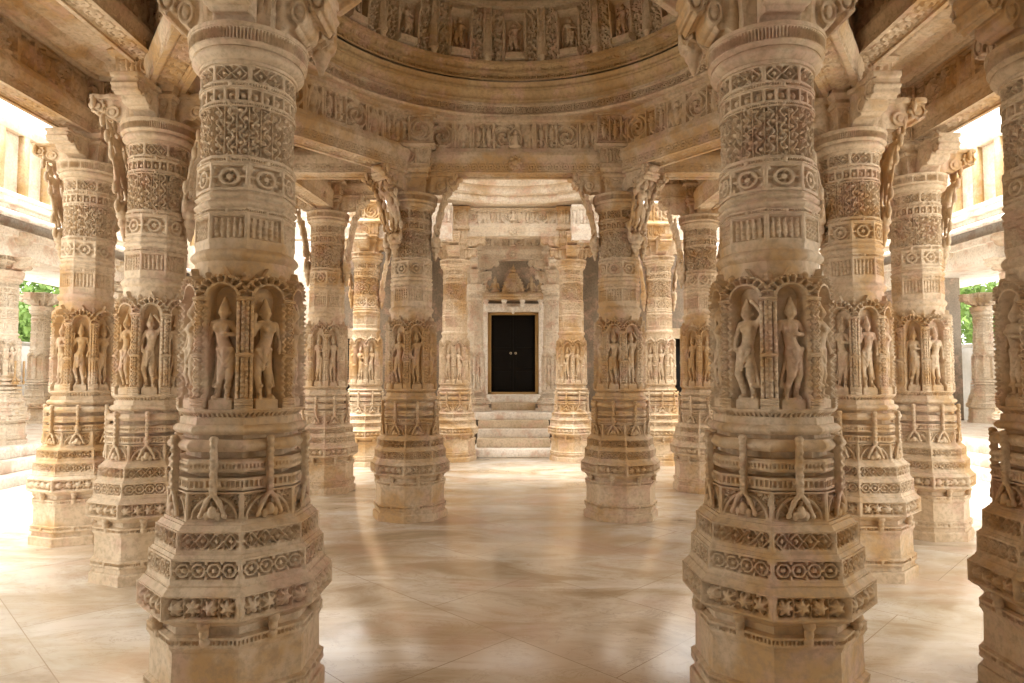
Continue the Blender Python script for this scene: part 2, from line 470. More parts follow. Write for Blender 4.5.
def drum_relief(u, z, hw, fi):
    au = np.abs(u)
    zb, zs = .052, .695         # niche sill, arch springing
    core = -.052
    off = np.full(u.shape, -.012)
    e = hw - au
    pil = line(e - .010, .010) * (.014 + .007 * np.sin(z * 210))
    pil2 = line(e - .030, .009) * (.008 + .006 * np.sin(z * 165 + 1))
    off = off + np.maximum(pil, pil2) - .012 * line(e - .020, .004)
    capb = ((np.abs(z - .695) < .022) | (np.abs(z - .085) < .03) | (np.abs(z - .36) < .012)) & (e < .045)
    off = np.where(capb, .008 + .004 * np.sin(z * 420), off)
    R = hw - .044
    rr = np.hypot(u, z - zs); ang = np.arctan2(z - zs, u)
    up_ = z > zs
    # archivolt: plain roll, then a fan of petals
    off = np.where(up_ & (rr > R) & (rr < R + .018), -.004, off)
    pet = up_ & (rr >= R + .018) & (rr < R + .060)
    off = np.where(pet, -.016 + .022 * np.clip(np.cos(ang * 18), -.6, 1), off)
    off = np.where(up_ & (rr >= R + .046) & (rr < R + .060), .002 + .008 * np.cos(ang * 26), off)
    d_in = np.where(z < zs, au - R, rr - R)
    inn = (1 - ss(-.003, .003, d_in)) * (z > zb)
    off = off * (1 - inn) + inn * (-.066)
    Ro = R + .060
    gz = zs + np.sqrt(np.clip(Ro * Ro - u * u, 0, 1)) + .05 * np.clip(1 - au / .03, 0, 1) ** 1.5 + .006 * np.abs(np.sin(ang * 14))
    gz = np.maximum(gz, zs + .02)
    up = ss(-.005, .005, z - gz)
    off = off * (1 - up) + core * up
    vl = np.hypot(e / .028, (z - .80) / .06)
    off = np.where((up > .5) & (vl < 1), core + .026 * (1 - vl) + .006 * np.sin(z * 160), off)
    off = np.where(z < .04, .0 - .014 * (np.sin(u * 260 + np.sin(z * 90) * 2) > .2) * (z > .008) * (z < .032), off)
    off = np.where((z > .04) & (z < .052), .006, off)
    return off
def drum_mesh(name, nf, dz):
    ns = 8; half = PI / ns
    phi = (np.arange(nf) / nf * 2 - 1) * half
    TH = np.concatenate([phi + half + 2 * half * f for f in range(ns)]); PH = np.tile(phi, ns); FI = np.repeat(np.arange(ns), nf)
    z = np.linspace(0, .875, int(.875 / dz) + 1)
    r = .272 + .026 * ss(0, .04, z) - .004 * ss(.5, .8, z)
    shp = .55
    pf = shp * math.cos(half) / np.cos(PH) + (1 - shp)
    hw = (r * half)[:, None] * np.ones_like(PH)[None]
    u = r[:, None] * PH[None]
    off = drum_relief(u, np.broadcast_to(z[:, None], u.shape), hw, FI[None])
    R = r[:, None] * pf[None] + off
    V = np.stack([R * np.cos(TH)[None], R * np.sin(TH)[None], np.broadcast_to(z[:, None], R.shape)], -1).reshape(-1, 3)
    return mesh_np(name, V, grid_quads(len(z), len(TH), True))
def shaft_bands():
    return [   # z relative to 1.40
     (.80, .238, .835, .240, .3, k_teeth, .012), (.835, .240, .915, .238, 0.2, None, 0), (.915, .240, .985, .240, (.4, .020), None, 0), (.985, .236, 1.02, .238, .8, None, 0),
     (1.02, .240, 1.035, .242, .9, None, 0), (1.035, .242, 1.20, .240, .9, k_flute, .016), (1.20, .246, 1.225, .246, .9, k_bead, .008),
     (1.225, .236, 1.235, .236, .8, None, 0), (1.235, .236, 1.280, .236, (.7, .014), None, 0), (1.280, .232, 1.29, .232, .7, None, 0), (1.29, .234, 1.325, .234, (.7, .012), None, 0),
     (1.325, .230, 1.335, .230, .7, None, 0), (1.335, .240, 1.50, .238, .7, k_scroll, .026), (1.50, .242, 1.53, .240, .5, k_bead, .009),
     (1.53, .230, 1.545, .230, .3, None, 0), (1.545, .230, 1.84, .230, .25, k_garland, .031), (1.84, .236, 1.865, .236, .25, k_bead, .009),
     (1.865, .232, 1.955, .232, .25, k_cross, .03), (1.955, .238, 1.985, .238, .25, k_bead, .009),
     (1.985, .232, 2.095, .232, .25, k_lozenge, .026), (2.095, .240, 2.115, .240, 0, None, 0)]
def cap_bands():      # z relative to the top of the shaft
    return [(-.01, .232, .0, .236, 0, None, 0), (0, .238, .05, .268, (0, .018), None, 0), (.05, .268, .06, .262, 0, None, 0), (.06, .270, .075, .285, 0, None, 0),
            (.075, .288, .145, .292, 0, k_rib, .016), (.145, .296, .165, .296, 0, None, 0), (.165, .28, .175, .25, 0, None, 0)]
def block_bands():    # square stack over the capital, unit height 1 (scaled)
    s = 1.414
    return [(0, .165 * s, .05, .165 * s, 1, None, 0), (.05, .165 * s, .20, .185 * s, 1, k_soft, .012), (.20, .205 * s, .23, .215 * s, 1, None, 0), (.23, .205 * s, .27, .195 * s, 1, None, 0),
            (.27, .205 * s, .31, .235 * s, 1, None, 0), (.31, .232 * s, .36, .220 * s, 1, None, 0), (.36, .235 * s, .57, .250 * s, 1, k_frieze, .03), (.57, .285 * s, .60, .295 * s, 1, None, 0), (.60, .295 * s, .63, .275 * s, 1, None, 0),
            (.63, .272 * s, .97, .272 * s, 1, k_frieze, .04), (.97, .30 * s, 1.0, .30 * s, 1, None, 0)]
LOD = {}
for lod, nf, dz in (('hi', 56, .0055), ('mid', 30, .010), ('lo', 14, .022)):
    LOD[lod] = dict(
        base=revolve('pillar_base_' + lod, base_bands(), 8, nf, dz),
        drum=drum_mesh('pillar_drum_' + lod, nf, dz),
        shaft=revolve('pillar_shaft_' + lod, shaft_bands(), 8, nf, dz, cap=False),
        capital=revolve('pillar_capital_' + lod, cap_bands(), 8, nf, dz * 1.2),
        block=revolve('capital_block_' + lod, block_bands(), 4, nf * 2, dz * 2.0))

# carved figures (x lateral, y outward, z up; about .50 tall)
def figure_parts(v):
    s = 1 if v % 2 == 0 else -1
    hip = .016 * s; ch = -.006 * s; hd = .004 * s
    P = [('c', (hip, 0, .225), (ch * .4, .004, .275), .036, .026), ('c', (ch * .4, .004, .275), (ch, .006, .33), .026, .038), ('c', (ch - .026, .004, .35), (ch + .026, .004, .35), .020, .020),
         ('c', (ch, .004, .35), (hd, .006, .385), .014, .013), ('e', (hd, .010, .405), (.024, .026, .030)), ('c', (hd, .002, .425), (hd, 0, .470), .023, .008),
         ('e', (hd - .026, .002, .402), (.007, .008, .012)), ('e', (hd + .026, .002, .402), (.007, .008, .012)), ('e', (hd, .035, .402), (.005, .006, .009)),
         ('e', (ch - .016, .034, .325), (.015, .015, .015)), ('e', (ch + .016, .034, .325), (.015, .015, .015))]
    # legs: one straight, one bent
    P += [('c', (hip - .018, 0, .215), (hip - .022 - .004 * s, .012, .115), .027, .019), ('c', (hip - .022 - .004 * s, .012, .115), (-.022, .0, .022), .019, .011), ('c', (-.022, 0, .015), (-.030, .026, .008), .012, .009),
          ('c', (hip + .018, 0, .215), (hip + .024 + .006 * s, .016, .118), .027, .019), ('c', (hip + .024 + .006 * s, .016, .118), (.024, .0, .022), .019, .011), ('c', (.024, 0, .015), (.034, .026, .008), .012, .009)]
    # arms
    if v == 0:
        P += [('c', (ch - .042, .004, .352), (ch - .066, .006, .285), .015, .012), ('c', (ch - .066, .006, .285), (ch - .052, .03, .232), .012, .009), ('e', (ch - .05, .032, .222), (.011, .010, .014)),
              ('c', (ch + .042, .004, .352), (ch + .07, .008, .305), .015, .012), ('c', (ch + .07, .008, .305), (ch + .066, .014, .378), .012, .009), ('e', (ch + .064, .016, .392), (.011, .010, .014))]
    elif v == 1:
        P += [('c', (ch - .042, .004, .352), (ch - .072, .004, .30), .015, .012), ('c', (ch - .072, .004, .30), (ch - .03, .036, .30), .012, .009), ('e', (ch - .022, .038, .302), (.012, .010, .011)),
              ('c', (ch + .042, .004, .352), (ch + .062, .0, .28), .015, .012), ('c', (ch + .062, 0, .28), (ch + .068, .008, .205), .012, .009), ('e', (ch + .068, .01, .193), (.011, .010, .014))]
    else:
        P += [('c', (ch - .042, .004, .352), (ch - .072, .006, .40), .015, .012), ('c', (ch - .072, .006, .40), (ch - .03, .012, .452), .012, .009), ('e', (ch - .02, .012, .46), (.012, .010, .011)),
              ('c', (ch + .042, .004, .352), (ch + .07, .004, .29), .015, .012), ('c', (ch + .07, .004, .29), (hip + .04, .026, .235), .012, .009), ('e', (hip + .034, .03, .232), (.012, .010, .011))]
    for q in range(5):      # beaded necklace and hip drapes
        t = (q - 2) / 2
        P.append(('e', (ch + t * .026, .036 - abs(t) * .006, .335 - .012 * (1 - t * t)), (.006, .006, .006)))
    for t in (-1, 1):
        P += [('c', (hip + t * .030, .026, .215), (hip + t * .004, .036, .175), .006, .006), ('c', (hip + t * .04, .006, .205), (hip + t * .012, .034, .15), .005, .005), ('c', (t * .024, .022, .06), (t * .032, -.01, .06), .010, .010)]
    # girdle, sash ends, necklace and pedestal
    P += [('c', (hip - .034, .022, .232), (hip + .034, .022, .232), .010, .010), ('c', (hip, .034, .225), (hip + .004, .030, .135), .010, .006),
          ('c', (hip + .03, .0, .22), (hip + .062, -.008, .06), .008, .010), ('c', (hip - .03, .0, .22), (hip - .062, -.008, .06), .008, .010),
          ('b', (0, .0, -.028), (.056, .032, .024)), ('b', (0, -.004, -.004), (.048, .028, .008)), ('c', (-.07, -.012, .0), (-.074, -.014, .33), .010, .008), ('c', (.07, -.012, .0), (.074, -.014, .33), .010, .008)]
    return P
FIG = {}
for lod, h in (('hi', .0045), ('mid', .0075), ('lo', .012)):
    for v in range(3):
        FIG[lod, v] = surfnet('carved_figure_%s_%d' % (lod, v), chain(figure_parts(v), .008 if lod == 'hi' else .007), (-.10, -.05, -.06), (.10, .065, .50), h)
# strap with lotus foot (x lateral, y outward, z up)
def strap_parts():
    P = [('b', (0, 0, .235), (.0125, .016, .135)), ('e', (0, .006, .368), (.020, .020, .016)), ('e', (0, .008, .03), (.020, .022, .03))]
    for q in range(7): P.append(('e', (0, .014, .13 + q * .036), (.0155, .012, .012)))
    for t in (-1, 1):
        P += [('c', (0, .004, .115), (t * .030, .006, .075), .010, .012), ('c', (t * .030, .006, .075), (t * .060, .006, .005), .012, .008), ('e', (t * .026, .006, .012), (.014, .014, .022)), ('e', (t * .055, .008, .012), (.012, .012, .012))]
    return P
STRAP = {l: surfnet('strap_' + l, chain(strap_parts(), .004), (-.09, -.03, -.035), (.09, .045, .41), h) for l, h in (('hi', .005), ('mid', .008), ('lo', .013))}
BOSS = {l: surfnet('scroll_boss_' + l, chain([('e', (0, .0, .10), (.034, .036, .030)), ('e', (0, -.006, .055), (.026, .034, .03)), ('e', (0, -.02, .01), (.032, .028, .026)), ('c', (-.02, .0, .12), (.02, 0, .12), .018, .018)], .01), (-.06, -.06, -.03), (.06, .06, .16), h) for l, h in (('hi', .005), ('mid', .008), ('lo', .012))}
# bracket arm: along +X, z 0 (under) .. 1 (soffit), scaled in z by its height
def arm_sdf(X, Y, Z):
    # Z in units of .26 m
    prof_low = .26 * (1 - np.clip(X / .44, 0, 1) ** 1.0) ** .0 * 0
    xe = np.clip(X / .44, 0, 1)
    low = .20 * xe ** 2.2 + .012
    low = low + .012 * np.sin(X * 48)
    body = np.maximum(np.maximum(low - Z, Z - .26), np.maximum(np.abs(Y) - .085 - .008 * np.cos(X * 48) - .03 * (Z > .225), X - .44))
    body = np.maximum(body, -X)
    vol = np.maximum(np.hypot(X - .375, Z - .165) - .062 - .008 * np.cos(np.arctan2(Z - .165, X - .375) * 8), np.abs(Y) - .105)
    hole = np.maximum(np.abs(np.hypot(X - .375, Z - .165) - .036) - .007, .088 - np.abs(Y))
    vol = np.maximum(vol, -hole)
    v2 = np.maximum(np.hypot(X - .25, Z - .115) - .055, np.abs(Y) - .098)
    hole2 = np.maximum(np.abs(np.hypot(X - .25, Z - .115) - .03) - .007, .084 - np.abs(Y))
    v2 = np.maximum(v2, -hole2)
    return np.minimum(np.minimum(body, vol), v2)
ARM = {l: surfnet('bracket_arm_' + l, arm_sdf, (-.02, -.14, -.02), (.47, .14, .30), h, 40) for l, h in (('hi', .0065), ('mid', .009), ('lo', .016))}
BUD = surfnet('pendant_bud', chain([('c', (0, 0, -.02), (0, 0, .10), .085, .10), ('e', (0, 0, -.06), (.095, .095, .045)), ('e', (0, 0, -.115), (.06, .06, .05)), ('e', (0, 0, -.165), (.038, .038, .035)), ('e', (0, 0, -.20), (.022, .022, .03)),
               ] + [('e', (.075 * math.cos(a), .075 * math.sin(a), -.02), (.028, .028, .075)) for a in np.arange(8) * PI / 4], .012), (-.15, -.15, -.26), (.15, .15, .2), .007)
# leaning bracket figure: from the shaft (0,0,0) out and up to (.30,0,.85)
def bfig_parts():
    rs = np.random.RandomState(5); P = []
    lean = lambda z: .035 + .26 * max(z / .86, 0) ** 2.2
    T = lambda p: (p[1] * 1.2 + lean(.17 + p[2] * 1.28), p[0] * 1.2, .17 + p[2] * 1.28)
    for p in figure_parts(2):
        if p[0] == 'c': P.append(('c', T(p[1]), T(p[2]), p[3] * 1.25, p[4] * 1.25))
        elif p[0] == 'e': P.append(('e', T(p[1]), tuple(max(.012, 1.25 * p[2][k]) for k in (1, 0, 2))))
    for z, r in ((.13, .062), (.06, .07), (0, .055), (-.055, .036), (-.09, .022)): P.append(('e', (lean(z), 0, z), (r, r * 1.05, .042)))
    for a in range(6): P.append(('e', (lean(.1) + .05 * math.cos(a), .06 * math.sin(a * 1.05), .10), (.024, .024, .04)))
    for q in range(7):
        t = q / 6; z = .12 + .76 * t
        for sd in (-1, 1): P.append(('e', (lean(z) + .02 * rs.rand() - .01, sd * (.085 + .02 * math.sin(q * 2.2)), z), (.026, .024, .05)))
    for q in range(4): P.append(('e', (lean(.80 + .03 * q) + .03 * q - .04, 0, .82 + .02 * q), (.05, .085 - .01 * q, .035)))
    return P
BFIG = {l: surfnet('bracket_figure_' + l, chain(bfig_parts(), .008), (-.09, -.15, -.14), (.48, .15, .95), h) for l, h in (('hi', .007), ('mid', .010), ('lo', .017))}

BEAM_Z = 3.94; CEIL_Z = 4.59
def pillar(x, y, rot, k, lod, label, group, arms=(0, 90, 180, 270), bfig=(), soffit=BEAM_Z, top=CEIL_Z, detail=True, figs=True, bud=(), mat='stone', foot=0.0, name='pillar', radial=1.0, armlen=1.0, bz=1.0, armz=1.35, bf0=1.47):
    TZ = TOPZ * bz
    L = LOD[lod]; R = math.radians(rot)
    root = empty(name, (x, y, foot), label, 'pillar', group)
    root.scale = (radial, radial, 1)
    pb = link('base', L['base'], mat, root, rot=(0, 0, R), scl=(1, 1, bz))
    pd = link('drum', L['drum'], mat, root, (0, 0, TZ), (0, 0, R), (1, 1, k))
    link('shaft', L['shaft'], mat, root, (0, 0, TZ), (0, 0, R), (1, 1, k))
    zc = TZ + k * 2.115
    link('capital', L['capital'], mat, root, (0, 0, zc), (0, 0, R))
    zr = zc + .17
    pc = link('capital_block', L['block'], mat, root, (0, 0, zr), (0, 0, PI / 4), (1, 1, (top - foot - zr)))
    ah = soffit - foot - zr + .0
    tiers = 1 if ah < .45 else 2
    for a in arms:
        ar = math.radians(a)
        for t in range(tiers):
            th = ah / tiers; ln = armlen * (1.0 if tiers == 1 else (.72, 1.12)[t]) * max(1, min(armz, th / .26))
            link('bracket_arm', ARM[lod], mat, root, (.10 * math.cos(ar), .10 * math.sin(ar), zr + t * th), (0, 0, ar), (ln, armlen * (1 if tiers == 1 else 1.15), th / .26), sub=pc)
    for a in bud:
        ar = math.radians(a)
        link('pendant_bud', BUD, mat, root, (.41 * math.cos(ar), .41 * math.sin(ar), zr + ah * .34), (0, 0, ar), (.85, .85, 1.0), sub=pc)
    for a in bfig:
        ar = math.radians(a); hgt = soffit - foot - (TZ + k * (bf0 - .02))
        link('bracket_figure', BFIG[lod], mat, root, (.245 * math.cos(ar), .245 * math.sin(ar), TZ + k * bf0), (0, 0, ar), (.85, 1.15, hgt / .95))
    for f in range(8):
        a = R + PI / 8 + f * PI / 4
        ca, sa = math.cos(a), math.sin(a)
        if figs:
            v = (f * 2 + int(abs(x) * 7)) % 3
            r = .243
            link('carved_figure', FIG[lod, v], mat, root, (r * ca, r * sa, TZ + k * .108), (0, 0, a - PI / 2), (1.0, .95, k * 1.24), sub=pd)
        if detail:
            link('strap', STRAP[lod], mat, root, (.318 * ca, .318 * sa, .945), (0, 0, a - PI / 2), (1, 1, .98), sub=pb)
            link('scroll_boss', BOSS[lod], mat, root, (.385 * ca, .385 * sa, .405), (0, 0, a - PI / 2), (.8, .8, .8), sub=pb)
    return root

G1 = 'carved marble pillars around the dome'
NL = (-1.375, 3.42); NR = (1.325, 3.42); ML = (-1.17, 7.72); MR = (1.245, 7.72)
SL = (-2.98, 5.55); SR = (2.88, 5.62); EL = (-4.30, 6.72); ER = (4.22, 6.9); RE = (2.84, 3.42)
CL = (-2.62, 9.40); CR = (2.70, 9.50); DL = (-2.66, 12.15); DR = (2.72, 12.3); AL = (-1.10, 12.8); AR = (1.14, 12.8); BL = (-.82, 14.7); BR = (.88, 14.7)
pillar(*NL, 22.5, .825, 'hi', 'large carved marble pillar in the left foreground with standing figures in arched niches', G1, arms=(0, 90, 180, 270, 45), bud=(45,), armlen=1.0, armz=1.05)
pillar(*NR, 22.5, .825, 'hi', 'large carved marble pillar in the right foreground with standing figures in arched niches', G1, arms=(0, 90, 180, 270, 135), bud=(135,), armlen=1.0, armz=1.05)
pillar(*RE, 20, .83, 'hi', 'pillar cut off by the right edge of the photo, only its left half showing', G1, armz=1.05)
pillar(*ML, 0, 1.0, 'hi', 'left of the two middle pillars that frame the passage to the dark door', G1, arms=(0, 90, 180, -127), bfig=(0, 180, 235), bf0=1.66)
pillar(*MR, 0, 1.0, 'hi', 'right of the two middle pillars that frame the passage to the dark door', G1, arms=(0, 90, 180, -53), bfig=(0, 180, -55), bf0=1.66)
pillar(*SL, 0, 1.0, 'hi', 'carved pillar just left of the big left foreground pillar, lumpy bracket hanging beside its shaft', G1, arms=(0, 90, 180, 270, 50), bfig=(0, 90, 180))
pillar(*SR, 20, .975, 'hi', 'carved pillar just right of the big right foreground pillar, pale beaded base facing the floor', G1, arms=(0, 90, 180, 270, 130), bfig=(0, 90, 180))
G2 = 'outer aisle pillars'
pillar(*EL, 2, 1.02, 'mid', 'carved pillar at the left hall edge, beside the bright courtyard', G2, bfig=(90, 180), mat='stone')
pillar(*ER, 24, .985, 'mid', 'carved pillar at the right hall edge, beside the bright courtyard', G2, bfig=(0, 90), mat='stone')
G3 = 'pillars along the far aisle'
pillar(*CL, 15, 1.10, 'mid', 'tan pillar seen just right of the left foreground pillar, nearer of two in line', G3, bfig=(0, 180), soffit=4.15, top=4.57)
pillar(*CR, 22, 1.09, 'mid', 'tan pillar seen just left of the right foreground pillar, nearer of two in line', G3, bfig=(0, 180), soffit=4.15, top=4.57)
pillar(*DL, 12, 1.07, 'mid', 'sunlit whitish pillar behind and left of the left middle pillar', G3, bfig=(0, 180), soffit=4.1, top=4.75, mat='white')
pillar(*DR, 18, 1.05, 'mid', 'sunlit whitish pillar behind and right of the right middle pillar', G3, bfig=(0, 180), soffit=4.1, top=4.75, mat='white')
G4 = 'porch pillars before the door'
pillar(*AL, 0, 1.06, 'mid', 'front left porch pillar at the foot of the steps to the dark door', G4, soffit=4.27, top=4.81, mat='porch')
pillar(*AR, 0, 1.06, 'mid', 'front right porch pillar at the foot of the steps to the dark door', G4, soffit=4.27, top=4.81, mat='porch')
pillar(*BL, 0, 1.03, 'lo', 'rear left porch pillar beside the dark door, half behind the front one', G4, soffit=4.2, top=4.81, foot=.83, bz=.30, radial=.8, detail=False, mat='porch')
pillar(*BR, 0, 1.03, 'lo', 'rear right porch pillar beside the dark door, half behind the front one', G4, soffit=4.2, top=4.81, foot=.83, bz=.30, radial=.8, detail=False, mat='porch')

# ------------------------------------------------------------------ beams
def beam(p0, p1, label, zb=BEAM_Z, zt=CEIL_Z, w=.14, dx=.014, mat='stone', group='carved beams over the pillars', boss=False, kinds=(k_frieze, k_scroll)):
    p0 = Vector((*p0, 0)); p1 = Vector((*p1, 0)); d = p1 - p0; L = d.length
    H = zt - zb; K, S = kinds
    segs = [(-w, 0, -w * .72, 0, None, 0), (-w * .72, .018, w * .72, .018, k_scroll, .016), (w * .72, 0, w, 0, None, 0), (w, 0, w, .19 * H, S, .014), (w, .19 * H, w + .02, .30 * H, None, 0), (w + .02, .30 * H, w + .02, .36 * H, None, 0), (w - .015, .38 * H, w - .015, .42 * H, None, 0),
            (w - .015, .42 * H, w - .015, .92 * H, K, .042), (w + .02, .94 * H, w + .02, H, None, 0),
            (w + .02, H, -w - .02, H, None, 0), (-w - .02, H, -w - .02, .94 * H, None, 0), (-w + .015, .92 * H, -w + .015, .42 * H, K, .042), (-w + .015, .42 * H, -w + .015, .38 * H, None, 0),
            (-w - .02, .36 * H, -w - .02, .30 * H, None, 0), (-w - .02, .30 * H, -w, .19 * H, None, 0), (-w, .19 * H, -w, 0, S, .014)]
    me = sweep('carved_beam', L, segs, dx, .014)
    o = link('carved_beam', me, mat, None, (p0.x, p0.y, zb), (0, 0, math.atan2(d.y, d.x)))
    tag(o, label, 'beam', group)
    if boss:
        b = surfnet('boss', chain([('e', (0, 0, 0), (.075, .05, .075)), ('e', (0, .03, 0), (.04, .045, .04))] + [('e', (.06 * math.cos(a), .02, .06 * math.sin(a)), (.025, .03, .025)) for a in np.arange(8) * PI / 4], .006), (-.12, -.07, -.12), (.12, .10, .12), .007)
        link('boss', b, mat, o, (L / 2, -w - .0, .11), (0, 0, PI))
        n = surfnet('seated_figure', chain([('e', (0, 0, .0), (.07, .05, .025)), ('c', (0, .01, .02), (0, .01, .10), .04, .035), ('e', (0, .015, .155), (.024, .026, .03)), ('c', (-.04, .01, .11), (-.06, .03, .04), .014, .012), ('c', (.04, .01, .11), (.06, .03, .04), .014, .012), ('c', (-.06, .0, .0), (-.07, 0, .16), .012, .012), ('c', (.06, 0, 0), (.07, 0, .16), .012, .012), ('c', (-.07, 0, .16), (0, 0, .215), .012, .012), ('c', (.07, 0, .16), (0, 0, .215), .012, .012)], .006), (-.11, -.07, -.05), (.11, .08, .25), .006)
        link('seated_figure', n, mat, o, (L / 2, -w + .015, .31), (0, 0, PI))
    return o
CNL = (-2.8, 7.72); CNR = (2.8, 7.72)
beam(ML, MR, 'frieze beam spanning the two middle pillars below the dome, round boss at its centre', boss=True, dx=.009)
beam(SL, ML, 'diagonal frieze beam from the left middle pillar toward the left foreground under the dome edge', dx=.009)
beam(SR, MR, 'diagonal frieze beam from the right middle pillar toward the right foreground under the dome edge', dx=.009)
beam(NL, SL, 'diagonal beam behind the head of the left foreground pillar, running to its left neighbour')
beam(NR, SR, 'diagonal beam behind the head of the right foreground pillar, running to its right neighbour')
beam(NL, NR, 'beam joining the heads of the two large foreground pillars')
beam((-4.6, 3.42), NL, 'beam running left from the head of the left foreground pillar')
beam(NR, (4.6, 3.42), 'beam running right from the head of the right foreground pillar')
beam(CNL, ML, 'short cross beam left of the left middle pillar')
beam(MR, CNR, 'short cross beam right of the right middle pillar')
beam((SL[0], 3.42), SL, 'beam along the left aisle ceiling running from the left carved pillar toward the camera', zb=4.15, w=.125)
beam((SR[0], 3.42), SR, 'beam along the right aisle ceiling running from the right carved pillar toward the camera', zb=4.15, w=.125)
beam(SL, CL, 'beam over the left aisle behind the diagonal frieze beam, running back to the tan pillar')
beam(SR, CR, 'beam over the right aisle behind the diagonal frieze beam, running back to the tan pillar')
beam((EL[0], 3.0), (EL[0], 9.6), 'outer left beam over the pillar at the left hall edge, above the bright courtyard opening', dx=.02, zb=4.0)
beam((ER[0], 3.0), (ER[0], 9.7), 'outer right beam over the pillar at the right hall edge, above the bright courtyard opening', dx=.02, zb=4.0)
beam((EL[0], EL[1]), (SL[0] + .1, EL[1]), 'short cross beam from the left hall edge pillar into the aisle')
beam((SR[0] - .1, ER[1]), (ER[0], ER[1]), 'short cross beam from the right hall edge pillar into the aisle')
beam((-4.6, 9.45), (-1.5, 9.45), 'far left beam across the heads of the aisle pillars', zb=4.15, zt=4.58)
beam((1.5, 9.5), (4.6, 9.5), 'far right beam across the heads of the aisle pillars', zb=4.15, zt=4.58)
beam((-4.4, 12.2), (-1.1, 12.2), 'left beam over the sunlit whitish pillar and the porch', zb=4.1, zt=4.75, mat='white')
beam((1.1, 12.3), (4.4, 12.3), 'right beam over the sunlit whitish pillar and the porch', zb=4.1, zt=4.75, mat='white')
beam(AL, AR, 'front porch beam with carved frieze between the front porch pillars', zb=4.27, zt=4.82, mat='porch', boss=True)
beam((-.95, 14.7), (1.0, 14.7), 'rear porch beam above the door steps, just below the front porch beam', zb=4.16, zt=4.82, mat='porch', boss=True)

# ------------------------------------------------------------------ dome
DC = (0.03, 5.42); DR_ = 2.16
dome = empty('dome', (DC[0], DC[1], CEIL_Z), 'round corbelled dome ceiling with carved ring mouldings and niches of standing figures', 'dome')
def ring(name, bands, mat, nf=70, dz=.012, ns=20):
    return link(name, revolve(name, bands, ns, nf, dz, cap=False, flip=True), mat, dome)
I = lambda f: (lambda u, v, hw, h, fi: -f(u, v, hw, h, fi))   # relief pointing inward
ring('cornice_ring', [(.0, 2.62, .0, DR_ + .02, 0, None, 0), (.0, DR_ + .02, .035, DR_, (0, -.015), None, 0), (.035, DR_ + .02, .045, DR_ + .02, 0, None, 0), (.045, DR_ + .01, .135, DR_ + .01, 0, I(k_scroll), .028), (.135, DR_ - .01, .155, DR_ - .01, 0, None, 0), (.155, DR_ - .01, .16, DR_ + .02, 0, None, 0)], 'stone', 90)
ring('cove_ring', [(.16, DR_ + .02, .185, DR_ - .02, 0, None, 0), (.185, DR_ - .02, .28, DR_ - .055, (0, .02), None, 0), (.28, DR_ - .08, .30, DR_ - .085, 0, None, 0), (.30, DR_ - .085, .36, DR_ - .115, (0, .02), None, 0)], 'ochre', 30)
ring('tooth_ring', [(.36, DR_ - .15, .38, DR_ - .15, 0, None, 0), (.38, DR_ - .13, .44, DR_ - .13, 0, I(k_cross), .022), (.44, DR_ - .16, .465, DR_ - .16, 0, None, 0), (.465, DR_ - .140, .52, DR_ - .165, 0, I(k_soft), .016), (.52, DR_ - .215, .555, DR_ - .215, 0, None, 0), (.555, DR_ - .215, .56, DR_ - .16, 0, None, 0)], 'ochre', 60)
def niche_rel(u, v, hw, h, fi):
    au = np.abs(u); z = v * h
    m = np.where((au < .108) & (z > .10) & (z < .50), .075, 0)          # recess (outward)
    m = m - .022 * line(au - .120, .014) * (z < .53)
    m = m - .028 * ((au < .125) & (np.abs(z - .515) < .018))
    m = m - .05 * ((au < .12) & (z < .095) & (z > .03))
    side = (au > .14) & (au < hw - .045)
    m = m + side * .03 * (vn(u * 60 + fi * 3, z * 60, 4) > .5) - .03 * line(au - hw + .035, .012)
    return m
rb = DR_ - .16
nb = ring('niche_band', [(.56, rb, 1.14, rb - .09, .6, niche_rel, 1.0), (1.14, rb - .15, 1.19, rb - .16, 0, None, 0), (1.19, rb - .13, 1.6, rb - .42, .3, I(k_frieze), .04), (1.6, rb - .50, 1.65, rb - .52, 0, None, 0), (1.65, rb - .5, 2.0, rb - 1.1, 0, I(k_frieze), .03), (2.0, rb - 1.15, 2.25, .05, 0, None, 0)], 'dome', 56, .012)
nb.rotation_euler = (0, 0, PI / 20)
RIB = revolve('dome_rib', [(0, .03, .06, .05, 0, None, 0), (.06, .06, .10, .06, 0, None, 0), (.10, .042, .46, .042, .6, k_bead, .012), (.46, .06, .51, .065, 0, None, 0), (.51, .05, .60, .035, 0, None, 0)], 8, 6, .012)
for f in range(20):
    a = f * PI / 10
    ra = rb * math.cos(PI / 20) * .6 + rb * .4
    link('carved_figure', FIG['mid', f % 3], 'dome', dome, ((ra + .01) * math.cos(a), (ra + .01) * math.sin(a), .69), (0, 0, a + PI / 2), (1.1, 1.0, .74))
    a2 = PI / 20 + f * PI / 10
    link('rib', RIB, 'dome', dome, ((rb - .03) * math.cos(a2), (rb - .03) * math.sin(a2), .555))

